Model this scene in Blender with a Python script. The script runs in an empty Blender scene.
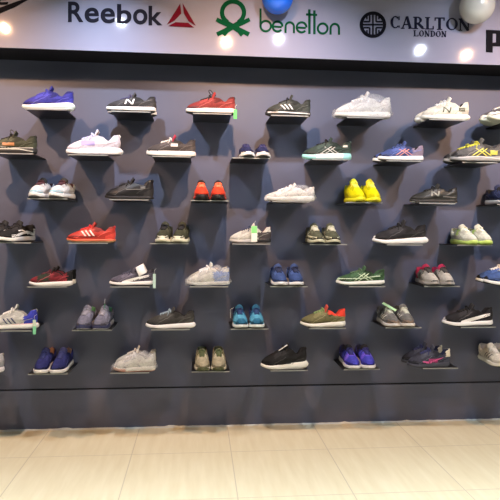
import bpy, math, random
from mathutils import Vector, Matrix
from mathutils.bvhtree import BVHTree
from mathutils.geometry import tessellate_polygon
R = math.radians
sc = bpy.context.scene
col = sc.collection
rnd = random.Random(7)

# ------------------------------------------------------------------ camera
CX, CY, CZ, YAW, PIT, ROL, F = -0.1455, -3.6613, 1.2862, 0.0904, -0.0379, 0.008, 569.05
_c, _s = math.cos(YAW), math.sin(YAW)
_r = Vector((_c, -_s, 0)); _fw = Vector((_s, _c, 0)) * math.cos(PIT) + Vector((0, 0, math.sin(PIT)))
_up = _r.cross(_fw)
RT = _r * math.cos(ROL) + _up * math.sin(ROL); UP = -_r * math.sin(ROL) + _up * math.cos(ROL)
cam = bpy.data.cameras.new('camera'); co = bpy.data.objects.new('camera', cam); col.objects.link(co)
m = Matrix((RT, UP, -_fw)).transposed().to_4x4(); m.translation = (CX, CY, CZ); co.matrix_world = m
cam.sensor_width = 36; cam.lens = F / 500 * 36; cam.clip_start = .05
sc.camera = co

def at(u, v, Y):
    """a point of the photograph on the upright plane y = Y of the room"""
    d = _fw + RT * ((u - 250) / F) - UP * ((v - 250) / F)
    return Vector((CX, CY, CZ)) + d * ((Y - CY) / d.y)

# ------------------------------------------------------------------ world, exposure
sc.view_settings.view_transform = 'Standard'; sc.view_settings.look = 'None'
sc.view_settings.gamma = 1; sc.view_settings.use_curve_mapping = False
sc.view_settings.exposure = 0.0
w = bpy.data.worlds.new('world'); sc.world = w; w.use_nodes = True
w.node_tree.nodes['Background'].inputs[0].default_value = (.6, .72, 1, 1)
w.node_tree.nodes['Background'].inputs[1].default_value = .1
COOL = (.78, .86, 1.0); WARM = (1.0, .57, .30)
P_COOL, P_WARM, P_FILL = 7.5, 13.5, 18
CEIL = 2.72
SPOTS = [(-.678, -.842, COOL), (.438, -1.06, COOL), (1.566, -1.19, COOL),
         (-1.514, -1.05, WARM), (.055, -1.175, WARM), (1.977, -1.267, WARM),
         (-2.05, -.95, COOL), (2.75, -1.3, COOL)]
FILL_PANELS = [(-2.2, -1.95), (-.9, -1.95), (.4, -1.95), (1.7, -1.95), (3.0, -1.95), (-2.2, -5.2), (-.4, -5.2), (1.4, -5.2), (3.2, -5.2)]  # unseen panels, added to brighten the floor and fill the lower rows

def area(name, loc, tgt, size, power, color, spread=180, shape='DISK'):
    l = bpy.data.lights.new(name, 'AREA'); l.shape = shape; l.size = size; l.energy = power; l.color = color
    l.spread = R(spread)
    o = bpy.data.objects.new(name, l); col.objects.link(o); o.location = loc
    o.rotation_euler = (Vector(tgt) - Vector(loc)).to_track_quat('-Z', 'Y').to_euler()
    return o

# ------------------------------------------------------------------ materials
_m = {}
def mat(c, rough=.6, knit=0, spec=.35, metal=0, coat=0, emit=0, alpha=1, key=None):
    k = (tuple(c), rough, knit, spec, metal, coat, emit, alpha)
    if k in _m: return _m[k]
    M = bpy.data.materials.new('surface'); M.use_nodes = True; nt = M.node_tree; b = nt.nodes['Principled BSDF']
    b.inputs['Base Color'].default_value = (*c, 1); b.inputs['Roughness'].default_value = rough
    b.inputs['Metallic'].default_value = metal; b.inputs['Specular IOR Level'].default_value = spec
    b.inputs['Coat Weight'].default_value = coat
    if emit:
        b.inputs['Emission Color'].default_value = (*c, 1); b.inputs['Emission Strength'].default_value = emit
    if knit:
        tc = nt.nodes.new('ShaderNodeTexCoord'); n = nt.nodes.new('ShaderNodeTexNoise'); n.inputs['Scale'].default_value = 75
        n.inputs['Detail'].default_value = 2
        r = nt.nodes.new('ShaderNodeMapRange'); r.inputs[3].default_value = 1 - knit; r.inputs[4].default_value = 1 + knit
        x = nt.nodes.new('ShaderNodeMix'); x.data_type = 'RGBA'; x.blend_type = 'MULTIPLY'; x.inputs[0].default_value = 1
        x.inputs[6].default_value = (*c, 1)
        nt.links.new(tc.outputs['Object'], n.inputs[0]); nt.links.new(n.outputs[0], r.inputs[0])
        nt.links.new(r.outputs[0], x.inputs[7]); nt.links.new(x.outputs[2], b.inputs['Base Color'])
    _m[k] = M; return M

def new_obj(name, verts, faces, mats, parent=None, fm=None, smooth=True):
    me = bpy.data.meshes.new(name); me.from_pydata([tuple(v) for v in verts], [], faces)
    if not isinstance(mats, (list, tuple)): mats = [mats]
    for x in mats: me.materials.append(x)
    if fm: me.polygons.foreach_set('material_index', fm)
    if smooth: me.polygons.foreach_set('use_smooth', [True] * len(me.polygons))
    me.update()
    o = bpy.data.objects.new(name, me); col.objects.link(o)
    if parent: o.parent = parent
    return o

def tag(o, label=None, cat=None, group=None, kind=None):
    if label: o['label'] = label
    if cat: o['category'] = cat
    if group: o['group'] = group
    if kind: o['kind'] = kind
    return o

def empty(name, loc, rz=0):
    o = bpy.data.objects.new(name, None); col.objects.link(o); o.location = loc; o.rotation_euler = (0, 0, rz)
    o.empty_display_size = .05; return o

class MB:
    def __init__(s): s.v = []; s.f = []; s.m = []
    def add(s, v, f, mi=0):
        n = len(s.v); s.v += [Vector(q) for q in v]; s.f += [[i + n for i in a] for a in f]; s.m += [mi] * len(f)
    def box(s, a, b, mi=0):
        (x0, y0, z0), (x1, y1, z1) = a, b
        s.add([(x0,y0,z0),(x1,y0,z0),(x1,y1,z0),(x0,y1,z0),(x0,y0,z1),(x1,y0,z1),(x1,y1,z1),(x0,y1,z1)],
              [(3,2,1,0),(4,5,6,7),(0,1,5,4),(1,2,6,5),(2,3,7,6),(3,0,4,7)], mi)
    def tube(s, pts, r, n=6, mi=0):
        pts = [Vector(p) for p in pts]; base = len(s.v); prev = None
        for i, p in enumerate(pts):
            t = (pts[min(i+1, len(pts)-1)] - pts[max(i-1, 0)])
            if t.length < 1e-9: t = Vector((0, 0, 1))
            t.normalize()
            if prev is None:
                a = t.cross(Vector((0, 0, 1)));  a = a if a.length > .1 else t.cross(Vector((0, 1, 0)))
            else: a = prev - t * prev.dot(t)
            a.normalize(); b = t.cross(a); prev = a
            rr = r[i] if isinstance(r, list) else r
            for k in range(n):
                th = 2 * math.pi * k / n; s.v.append(p + (a * math.cos(th) + b * math.sin(th)) * rr)
        for i in range(len(pts) - 1):
            for k in range(n):
                q = base + i * n; k2 = (k + 1) % n
                s.f.append([q + k, q + k2, q + n + k2, q + n + k]); s.m.append(mi)
        s.f.append([base + k for k in reversed(range(n))]); s.m.append(mi)
        s.f.append([base + (len(pts) - 1) * n + k for k in range(n)]); s.m.append(mi)
    def prism(s, ring, off, mi=0):
        """closed outline (list of 3D points) extruded by the vector off"""
        n = len(ring); ring = [Vector(p) for p in ring]; off = Vector(off)
        tri = tessellate_polygon([ring])
        s.add(ring + [p + off for p in ring],
              [list(t) for t in tri] + [[i + n for i in reversed(t)] for t in tri] +
              [[i, (i + 1) % n, (i + 1) % n + n, i + n] for i in range(n)], mi)
    def lathe(s, prof, c=(0, 0, 0), n=24, mi=0):
        base = len(s.v); c = Vector(c)
        for r, z in prof:
            for k in range(n):
                th = 2 * math.pi * k / n; s.v.append(c + Vector((r * math.cos(th), r * math.sin(th), z)))
        for i in range(len(prof) - 1):
            for k in range(n):
                k2 = (k + 1) % n; q = base + i * n
                s.f.append([q + k, q + k2, q + n + k2, q + n + k]); s.m.append(mi)
    def build(s, name, mats, parent=None, smooth=False):
        return new_obj(name, s.v, s.f, mats, parent, s.m, smooth)

# ------------------------------------------------------------------ the room
X0, X1, Y0 = -3.6, 4.4, -6.4
def wall_mat():
    M = bpy.data.materials.new('slate_laminate'); M.use_nodes = True; nt = M.node_tree; b = nt.nodes['Principled BSDF']
    tc = nt.nodes.new('ShaderNodeTexCoord'); n = nt.nodes.new('ShaderNodeTexNoise'); n.inputs['Scale'].default_value = 1.3; n.inputs['Detail'].default_value = 5
    r = nt.nodes.new('ShaderNodeValToRGB')
    r.color_ramp.elements[0].position = .3; r.color_ramp.elements[0].color = (.080, .090, .146, 1)
    r.color_ramp.elements[1].position = .7; r.color_ramp.elements[1].color = (.092, .102, .162, 1)
    nt.links.new(tc.outputs['Object'], n.inputs[0]); nt.links.new(n.outputs[0], r.inputs[0]); nt.links.new(r.outputs[0], b.inputs['Base Color'])
    b.inputs['Roughness'].default_value = .5; b.inputs['Specular IOR Level'].default_value = .35
    return M
def plinth_mat(): return mat((.12, .135, .21), .5, .04, .35)
def floor_mat():
    M = bpy.data.materials.new('cream_tile'); M.use_nodes = True; nt = M.node_tree; N = nt.nodes; Lk = nt.links; b = N['Principled BSDF']
    g = N.new('ShaderNodeNewGeometry'); sp = N.new('ShaderNodeSeparateXYZ'); Lk.new(g.outputs['Position'], sp.inputs[0])
    def math_(op, a, bb, clamp=False):
        x = N.new('ShaderNodeMath'); x.operation = op; x.use_clamp = clamp
        for i, q in enumerate((a, bb)):
            if q is None: continue
            if isinstance(q, (int, float)): x.inputs[i].default_value = q
            else: Lk.new(q, x.inputs[i])
        return x.outputs[0]
    T = .564
    def line(o, off):
        a = math_('FRACT', math_('DIVIDE', math_('SUBTRACT', o, off), T), None)
        a = math_('ABSOLUTE', math_('SUBTRACT', a, .5), None)
        return math_('GREATER_THAN', a, .5 - .0045)
    gx = line(sp.outputs[0], -1.081); gy = line(sp.outputs[1], -.4342)
    gr = math_('MAXIMUM', gx, gy)
    mp = N.new('ShaderNodeMapping'); mp.inputs['Scale'].default_value = (16, 2.0, 1); mp.inputs['Rotation'].default_value = (0, 0, .12)
    Lk.new(g.outputs['Position'], mp.inputs[0])
    n = N.new('ShaderNodeTexNoise'); n.inputs['Scale'].default_value = 1.6; n.inputs['Detail'].default_value = 6; Lk.new(mp.outputs[0], n.inputs[0])
    r = N.new('ShaderNodeValToRGB'); r.color_ramp.elements[0].position = .3; r.color_ramp.elements[1].position = .72
    r.color_ramp.elements[0].color = (.72, .65, .44, 1); r.color_ramp.elements[1].color = (.80, .74, .53, 1)
    Lk.new(n.outputs[0], r.inputs[0])
    x = N.new('ShaderNodeMix'); x.data_type = 'RGBA'; Lk.new(gr, x.inputs[0]); Lk.new(r.outputs[0], x.inputs[6]); x.inputs[7].default_value = (.56, .50, .36, 1)
    Lk.new(x.outputs[2], b.inputs['Base Color']); b.inputs['Roughness'].default_value = .3
    return M
WG = .2579   # height of the groove in the panelling
def slab(name, a, b, M, kind='structure'):
    q = MB(); q.box(a, b); return tag(q.build(name, M), kind=kind)
slab('floor', (X0, Y0, -.05), (X1, .06, 0), floor_mat())
slab('ceiling', (X0, Y0, CEIL), (X1, .06, CEIL + .05), mat((.45, .45, .47), .9))
slab('wall_back', (X0, 0, WG + .005), (X1, .06, CEIL), wall_mat())
slab('baseboard_back', (X0, 0, 0), (X1, .06, WG - .005), plinth_mat())
slab('trim_1', (X0, .012, WG - .005), (X1, .06, WG + .005), mat((.01, .01, .012), .8))
slab('wall_left', (X0 - .06, Y0, 0), (X0, .06, CEIL), mat((.12, .12, .14), .8))
slab('wall_right', (X1, Y0, 0), (X1 + .06, .06, CEIL), mat((.12, .12, .14), .8))
slab('wall_front', (X0, Y0 - .06, 0), (X1, Y0, CEIL), mat((.12, .12, .14), .8))
# the bead of pale sealant and dust along the foot of the panelling
q = MB(); n = 260; ring = []
for i in range(n + 1):
    x = X0 + .05 + (X1 - X0 - .1) * i / n
    h = .005 + rnd.random() * .003 + (.006 if rnd.random() < .03 else 0); d = .012 + rnd.random() * .008
    ring.append([(x, -.0005, .0005), (x, -.0005, h), (x, -d * .5, h * .7), (x, -d, .0005)])
for i in range(n + 1): q.v += [Vector(p) for p in ring[i]]
for i in range(n):
    for k in range(4): q.f.append([i*4+k, i*4+(k+1) % 4, (i+1)*4+(k+1) % 4, (i+1)*4+k]); q.m.append(0)
tag(q.build('trim_2', mat((.72, .74, .70), .7)), kind='structure')

# ceiling spotlights, then the added fill panels
for i, (x, y, c) in enumerate(SPOTS):
    warm = c == WARM
    t = empty('ceiling_spotlight', (x, y, CEIL))
    nm = ['left', 'middle', 'right'][i % 3]
    tag(t, ('warm' if warm else 'cool white') + ' round ceiling spotlight aimed at the %s part of the shoe wall' % ('left', 'middle', 'right', 'left', 'middle', 'right', 'far left', 'far right')[i], 'spotlight', 'ceiling spotlights over the shoe wall')
    a = MB(); a.lathe([(.03, 0), (.09, 0), (.095, -.01), (.07, -.02), (.03, -.012), (.03, 0)]); a.build('rim', mat((.8, .8, .8), .4), t, True)
    d = MB(); d.lathe([(.0, -.014), (.03, -.014), (.03, -.019), (.0, -.019)]); d.build('diffuser', mat(c, .5, emit=6), t, True)
    area('spot_light', (x, y, CEIL - .035), (x, 0, 1.4), .045, P_WARM if warm else P_COOL, c, 105)
for i, (x, y) in enumerate(FILL_PANELS):  # added fill lights, dressed with a frame and diffuser
    t = empty('added_fill_panel', (x, y, CEIL))
    tag(t, 'unseen square fill light panel added over the shop floor', 'ceiling light', 'added fill panels over the shop floor')
    a = MB(); a.box((-.31, -.31, -.012), (.31, -.28, 0)); a.box((-.31, .28, -.012), (.31, .31, 0)); a.box((-.31, -.28, -.012), (-.28, .28, 0)); a.box((.28, -.28, -.012), (.31, .28, 0))
    a.build('frame', mat((.85, .85, .85), .4), t)
    d = MB(); d.box((-.28, -.28, -.006), (.28, .28, 0)); d.build('diffuser', mat((.95, .97, 1), .5, emit=1.5), t)
    area('fill_light', (x, y, CEIL - .02), (x, y, 0), .56, P_FILL if y > -3 else 12, (.90, .94, 1.0), 66 if y > -3 else 120, 'SQUARE')

# ------------------------------------------------------------------ header board and its lettering
HP = -.25
hb = MB(); hz = 2.309
hb.box((X0, HP, hz), (X1, HP + .004, CEIL))
header = tag(empty('header_board', (0, HP, hz)), 'glossy white header board running along the top of the shoe wall', 'sign board')
def hbuild(mbx, name, M):
    for v in mbx.v: v -= Vector((0, HP, hz))
    return mbx.build(name, M, header)
hm = mat((.215, .22, .31), .06, 0, .5, coat=0)
hbuild(hb, 'face_panel', hm)
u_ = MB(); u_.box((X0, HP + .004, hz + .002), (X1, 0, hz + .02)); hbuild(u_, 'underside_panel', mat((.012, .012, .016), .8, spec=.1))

def P(px, py, y=HP - .0005): return at(px, py, y)
def sign(label, group=None):
    return tag(empty('brand_sign', P(250, 30)), label, 'sign')
def poly(mbx, ring, mi=0, dep=.004, y=HP - .0005):
    mbx.prism([P(a, b, y) for a, b in ring], (0, -dep, 0), mi)
def arc(mbx, cx, cy, rx, ry, a0, a1, w, n=20, wf=None, dep=.004, y=HP - .0005, skew=0):
    """band along an ellipse, angles in degrees, 0 = right, 90 = up; wf: width as a function of angle"""
    out, inn = [], []
    for i in range(n + 1):
        a = R(a0 + (a1 - a0) * i / n); ww = wf(a) if wf else w
        for lst, s in ((out, .5), (inn, -.5)):
            x = cx + (rx + ww * s) * math.cos(a); yy = cy - (ry + (min(ww, w if wf else ww)) * s) * math.sin(a)
            lst.append((x, yy + skew * (x - cx)))
    for i in range(n): poly(mbx, [out[i], out[i+1], inn[i+1], inn[i]], 0, dep, y)
def bar(mbx, a, b, w, dep=.004, y=HP - .0005):
    dx, dy = b[0]-a[0], b[1]-a[1]; l = math.hypot(dx, dy); nx, ny = -dy/l*w/2, dx/l*w/2
    poly(mbx, [(a[0]+nx, a[1]+ny), (b[0]+nx, b[1]+ny), (b[0]-nx, b[1]-ny), (a[0]-nx, a[1]-ny)], 0, dep, y)
def finish(mbx, name, M, parent):
    for v in mbx.v: v -= parent.location
    return mbx.build(name, M, parent)
SL = .0145   # slope of the lettering lines in the photo
def glyph(ch, x0, x1, y0, y1, M, parent, bold=0.0):
    cu = bpy.data.curves.new('letter', 'FONT'); cu.body = ch; cu.size = 1; cu.offset = bold; cu.extrude = .5; cu.resolution_u = 6
    o = bpy.data.objects.new('letter', cu); col.objects.link(o); bpy.context.view_layer.update()
    me = bpy.data.meshes.new_from_object(o); col.objects.unlink(o); bpy.data.objects.remove(o)
    xs = [v.co.x for v in me.vertices]; ys = [v.co.y for v in me.vertices]
    a, b, c, d = min(xs), max(xs), min(ys), max(ys)
    for v in me.vertices:
        p = P(x0 + (v.co.x-a)/(b-a)*(x1-x0), y1 - (v.co.y-c)/(d-c)*(y1-y0) + SL*0, HP - .0005 - (v.co.z+.5)*.002)
        v.co = p - parent.location
    me.materials.append(M); o = bpy.data.objects.new('letter', me); col.objects.link(o); o.parent = parent
    return o
ink = mat((.006, .006, .010), .9, spec=.05)
# swoosh and letter ends at the far left
s0 = sign('black brand mark with a tapering tick at the far left of the header')
a = MB(); pts_up = [(-50, 12), (-44, 17), (-34, 19.5), (-18, 15), (-2, 8.6), (14, 2.8), (33, -4)]
pts_lo = [(-50, 24), (-44, 28.5), (-32, 27.5), (-17, 21.5), (-1, 14), (15, 7.2), (33.5, -3.4)]
for k in range(6): poly(a, [pts_up[k], pts_up[k+1], pts_lo[k+1], pts_lo[k]])
finish(a, 'tick_mark', ink, s0)
for ch, xa, xb in (('N', -38, -28), ('I', -26, -22.5), ('K', -20.5, -10)): glyph(ch, xa, xb, -12, 4 + .02*xa, ink, s0, .04)
a = MB(); poly(a, [(-7, -9), (-9, 5), (7.5, 4.6), (8.5, 2.2), (0, 2.4), (.5, .3), (6, .3), (6.4, -1.8), (.8, -1.8), (1.2, -4), (9.5, -4.2), (10, -6.5), (10, -9)]); finish(a, 'letter', ink, s0)
# Reebok
s1 = sign('dark grey sans serif brand lettering on the header above the blue and charcoal shoes')
for ch, xa, xb, ya, yb in (('R', 68, 83.5, 1.6, 22.2), ('e', 84.5, 99, 7.6, 22.8), ('e', 100.5, 115, 8, 23.4),
                           ('b', 117, 131.5, 4.0, 24), ('o', 133, 147.5, 9, 24.6), ('k', 148.5, 162.5, 5.8, 25.4)):
    glyph(ch, xa, xb, ya, yb, mat((.012, .012, .02), .9, spec=.05), s1, .022)
s2 = sign('dark red three-part triangle emblem on the header above the red shoe')
red = mat((.10, .005, .014), .9, spec=.05)
for ring in ([(180.3, 3.6), (181.3, 13.6), (174.6, 20.6), (167, 24.6)],
             [(182.6, 3.2), (195.6, 25.6), (188.6, 21.4), (183.8, 13.4)],
             [(168.4, 26.2), (175.6, 22.4), (188.2, 23), (194, 27.6)]):
    a = MB(); poly(a, ring); finish(a, 'triangle_side', red, s2)
# green knot and thin lettering
green = mat((.002, .05, .02), .9, spec=.05)
s3 = sign('green knot emblem of a ring over crossing bands, left of the green lettering')
a = MB(); arc(a, 233, 12.6, 11, 11, -62, 242, 4.2, 30); finish(a, 'ring', green, s3)
a = MB()
for sx in (1, -1):
    pts = [(233 - sx*6.5, 22.5), (233 - sx*2, 25.2), (233 + sx*6, 29.6), (233 + sx*16, 34.6)]
    for k in range(3): bar(a, pts[k], pts[k+1], 4.2)
    pts = [(233 - sx*16.5, 19.5), (233 - sx*8, 23.8), (233, 27.2), (233 + sx*6, 31), (233 + sx*9.5, 35.2)]
    for k in range(4): bar(a, pts[k], pts[k+1], 4.0, y=HP-.0005-.0006*(1.5+sx))
finish(a, 'crossing_bands', green, s3)
s4 = sign('thin rounded green brand lettering on the header beside the blue balloon')
W4 = 2.0
def g_b(x, y):
    a = MB(); bar(a, (x+1, y-23.5), (x+1, y-5.5), W4); arc(a, x+6.2, y-6, 5.2, 5.2, 0, 360, W4, 24); return a
def g_e(x, y):
    a = MB(); arc(a, x+5.5, y-5.8, 4.9, 5.0, 0, 318, W4, 22); bar(a, (x+1.5, y-5.7), (x+9.6, y-5.2), W4*.9, y=HP-.0010); return a
def g_n(x, y):
    a = MB(); bar(a, (x+1, y), (x+1, y-6), W4); bar(a, (x+9.4, y+.2), (x+9.4, y-6), W4); arc(a, x+5.2, y-6, 4.2, 4.6, 0, 180, W4, 14); return a
for fn, x, y in ((g_b, 259.5, 32.2), (g_e, 272, 32.4), (g_n, 284.5, 33), (g_e, 296, 33.3)): finish(fn(x, y), 'letter', green, s4)
a = MB(); bar(a, (309.3, 9.6), (309.3, 34), W4*1.15); bar(a, (306, 14.6), (316.8, 15), W4); finish(a, 'letter', green, s4)
a = MB(); bar(a, (314.3, 10.6), (314.3, 34.2), W4*1.15); bar(a, (311.5, 14.8), (317, 15), W4*.9, y=HP-.0008); finish(a, 'letter', green, s4)
a = MB(); arc(a, 322.6, 28.6, 4.9, 5, 0, 360, W4, 22); finish(a, 'letter', green, s4)
finish(g_n(329.5, 34.6), 'letter', green, s4)
# round emblem and serif lettering
s5 = sign('round black emblem of quartered angular strokes on the header')
a = MB(); arc(a, 372.8, 24.8, 11.6, 11.6, 0, 360, 3.2, 36); finish(a, 'ring', ink, s5)
a = MB(); c0 = (372.8, 24.8)
for dx, dy in ((1, 0), (-1, 0)): pass
bar(a, (c0[0], c0[1]-10.5), (c0[0], c0[1]+10.5), 1.5); bar(a, (c0[0]-10.5, c0[1]), (c0[0]+10.5, c0[1]), 1.5, y=HP-.0008)
for sx, sy in ((1, 1), (1, -1), (-1, 1), (-1, -1)):
    q0 = (c0[0]+sx*3.2, c0[1]+sy*3.0)
    bar(a, q0, (q0[0], c0[1]+sy*9.2), 1.4); bar(a, q0, (c0[0]+sx*9.2, q0[1]), 1.4, y=HP-.0008)
    bar(a, (c0[0]+sx*6.0, c0[1]+sy*5.4), (c0[0]+sx*6.0, c0[1]+sy*8.4), 1.3)
finish(a, 'angular_strokes', ink, s5)
def serif(ch, x0, x1, yt, yb, M, parent):
    a = MB(); w = x1-x0; h = yb-yt; th = h*.20; tn = h*.085; sf = h*.07
    def V(x, t=None): t = t or th; poly(a, [(x, yt), (x+t, yt), (x+t, yb), (x, yb)])
    def ser(x, y, l): bar(a, (x-l/2, y), (x+l/2, y), sf, y=HP-.0009)
    if ch in 'CO':
        wf = lambda an: tn + (th-tn)*abs(math.cos(an))**1.5
        arc(a, (x0+x1)/2, (yt+yb)/2, w/2-th/2, h/2-tn/2, 0 if ch == 'O' else 42, 360 if ch == 'O' else 318, tn, 30, wf)
        if ch == 'C':
            bar(a, (x1-tn, yt+h*.02), (x1-tn, yt+h*.32), tn); bar(a, (x1-tn, yb-h*.22), (x1-tn, yb-h*.06), tn)
    elif ch == 'L':
        V(x0+sf*1.4); ser(x0+sf*1.4+th/2, yt+sf/2, th*2); bar(a, (x0, yb-sf/2), (x1, yb-sf/2), sf, y=HP-.0009); bar(a, (x1-tn/2, yb), (x1-tn/2, yb-h*.27), tn)
    elif ch == 'T':
        xm = (x0+x1)/2; V(xm-th/2); bar(a, (x0, yt+sf/2), (x1, yt+sf/2), sf*1.2, y=HP-.0009); ser(xm, yb-sf/2, th*2.2)
        for q in (x0+tn/2, x1-tn/2): bar(a, (q, yt), (q, yt+h*.25), tn)
    elif ch == 'A':
        xm = (x0+x1)/2
        bar(a, (x0+sf*1.6, yb), (xm-tn*.2, yt), tn); bar(a, (xm, yt), (x1-th*.9, yb), th, y=HP-.0009)
        bar(a, (x0+w*.25, yt+h*.66), (x1-w*.3, yt+h*.66), tn*.9, y=HP-.0012); ser(x0+sf*1.8, yb-sf/2, th*1.5); ser(x1-th*.8, yb-sf/2, th*1.9)
    elif ch == 'N':
        bar(a, (x0+tn*1.4, yt), (x0+tn*1.4, yb), tn); bar(a, (x1-tn*1.4, yt), (x1-tn*1.4, yb), tn)
        bar(a, (x0+tn*1.2, yt+th*.1), (x1-tn*1.6, yb-th*.1), th, y=HP-.0009); ser(x0+tn*1.3, yt+sf/2, th*1.4); ser(x0+tn*1.4, yb-sf/2, th*1.5); ser(x1-tn*1.4, yt+sf/2, th*1.5)
    elif ch == 'R':
        V(x0+sf*1.3); ser(x0+sf*1.3+th/2, yb-sf/2, th*2); ser(x0+sf*1.3+th/2-th*.2, yt+sf/2, th*1.6)
        arc(a, x0+w*.38, yt+h*.28, w*.3, h*.24, -90, 90, tn, 14, lambda an: tn+(th-tn)*abs(math.cos(an)))
        bar(a, (x0+w*.2, yt+tn*.5), (x0+w*.4, yt+tn*.5), tn); bar(a, (x0+w*.2, yt+h*.53), (x0+w*.4, yt+h*.53), tn); bar(a, (x0+w*.42, yt+h*.52), (x1-th*.5, yb-sf), th, y=HP-.0009); ser(x1-th*.3, yb-sf/2, th)
    elif ch == 'D':
        V(x0+sf*1.3)
        arc(a, x0+w*.4, (yt+yb)/2, w*.5, h/2-tn/2, -90, 90, tn, 16, lambda an: tn+(th-tn)*abs(math.cos(an)))
        bar(a, (x0, yt+tn/2), (x0+w*.42, yt+tn/2), tn, y=HP-.0009); bar(a, (x0, yb-tn/2), (x0+w*.42, yb-tn/2), tn, y=HP-.0009)
    return finish(a, 'letter', M, parent)
navy = mat((.010, .011, .028), .9, spec=.05)
s6 = sign('dark navy two-line serif brand lettering on the header right of the round emblem')
for ch, a0, a1, dy in (('C', 390.5, 400, 0), ('A', 401, 412.5, .4), ('R', 413.2, 424, .7), ('L', 425, 433.6, 1.1), ('T', 434.5, 444.5, 1.5), ('O', 446, 457.6, 1.9), ('N', 458.8, 469.6, 2.4)):
    serif(ch, a0, a1, 16.2+dy, 28.4+dy, navy, s6)
for k, ch in enumerate('LONDON'):
    serif(ch, 413.4+k*5.6, 418.2+k*5.6, 30.4+k*.16, 36.4+k*.16, navy, s6)
s7 = sign('heavy black block letter at the right end of the header')
a = MB(); K = 1.0
poly(a, [(486, 30), (492.4, 30.2), (492.4, 52.6), (486, 52.2)]); poly(a, [(492.4, 30.2), (500, 30.6), (502.5, 33), (502.5, 34.2), (492.4, 33.6)])
poly(a, [(496, 33.8), (502.5, 34.2), (502.5, 42.6), (496, 42.4)]); poly(a, [(492.4, 43), (496, 42.4), (502.5, 42.6), (500, 46.6), (492.4, 46.2)])
finish(a, 'letter', mat((.006, .006, .009), .9, spec=.05), s7)

# ------------------------------------------------------------------ balloons taped to the header
def balloon(px, py, rpx, M, label, gap):
    c = at(px, py, HP - gap); r = rpx / F * (c.y - CY)
    t = empty('balloon', c); tag(t, label, 'balloon')
    prof = []; n = 20
    for i in range(n + 1):
        a = math.pi * i / n; rr = r * math.sin(a); z = -r * math.cos(a)
        if z > 0: z *= 1.12; rr *= 1 - .10 * (z / r) ** 2
        prof.append((max(rr, .0003), z))
    b = MB(); b.lathe(prof, n=32); b.build('skin', M, t, True)
    k = MB(); k.lathe([(.0006, 1.10*r), (.004, 1.12*r), (.003, 1.16*r), (.011, 1.22*r), (.010, 1.23*r), (.0005, 1.18*r)], n=14); k.build('knot', M, t, True)
    s = MB(); s.tube([(0, 0, 1.17*r), (.003, .02, 1.3*r), (0, .06, 1.5*r), (0, .088, 1.7*r)], .0012); s.build('ribbon', mat((.8, .8, .8), .5), t, True)
balloon(277.5, -2.2, 15.6, mat((.01, .10, .62), .22, spec=.6), 'glossy blue balloon taped to the header above the green lettering', .097)
balloon(477, 6, 17.5, mat((.40, .40, .39), .2, spec=.6), 'pearl white balloon taped to the header above the block letter', .109)

# ------------------------------------------------------------------ shoes
def smooth_interp(pts):
    def f(x):
        if x <= pts[0][0]: return pts[0][1]
        for (a, b), (c, d) in zip(pts, pts[1:]):
            if x <= c:
                t = (x-a)/(c-a); t = t*t*(3-2*t); return b+(d-b)*t
        return pts[-1][1]
    return f
WL = smooth_interp([(0, .118), (.12, .120), (.3, .122), (.45, .13), (.64, .158), (.76, .163), (1, .150)])
WM = smooth_interp([(0, .112), (.12, .115), (.3, .103), (.45, .10), (.64, .140), (.76, .152), (1, .125)])
CS = smooth_interp([(0, 0), (.5, 0), (1, .03)])
N = 48; Mv = 15
def plan(k, foot, inset=0):
    th = 2 * math.pi * k / N; s = (1 - math.cos(th)) / 2; sg = 1 if math.sin(th) >= 0 else -1
    w_ = WL(s) if sg * foot > 0 else WM(s)
    e = 1.0
    if s < .13: e *= math.sqrt(max(0, 1 - ((.13-s)/.13)**2))
    if s > .72: e *= max(0, 1 - ((s-.72)/.28)**2) ** .52
    y = sg * max(0, w_*e - inset*(.2+.8*e)) - foot * CS(s)
    x = s + inset * (1 - 2*s) * (1.0 if s < .1 or s > .9 else .6)
    return s, x, y
def bez(p0, p1, p2, p3, t):
    u = 1-t; return p0*(u*u*u) + p1*(3*u*u*t) + p2*(3*u*t*t) + p3*(t*t*t)

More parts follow.
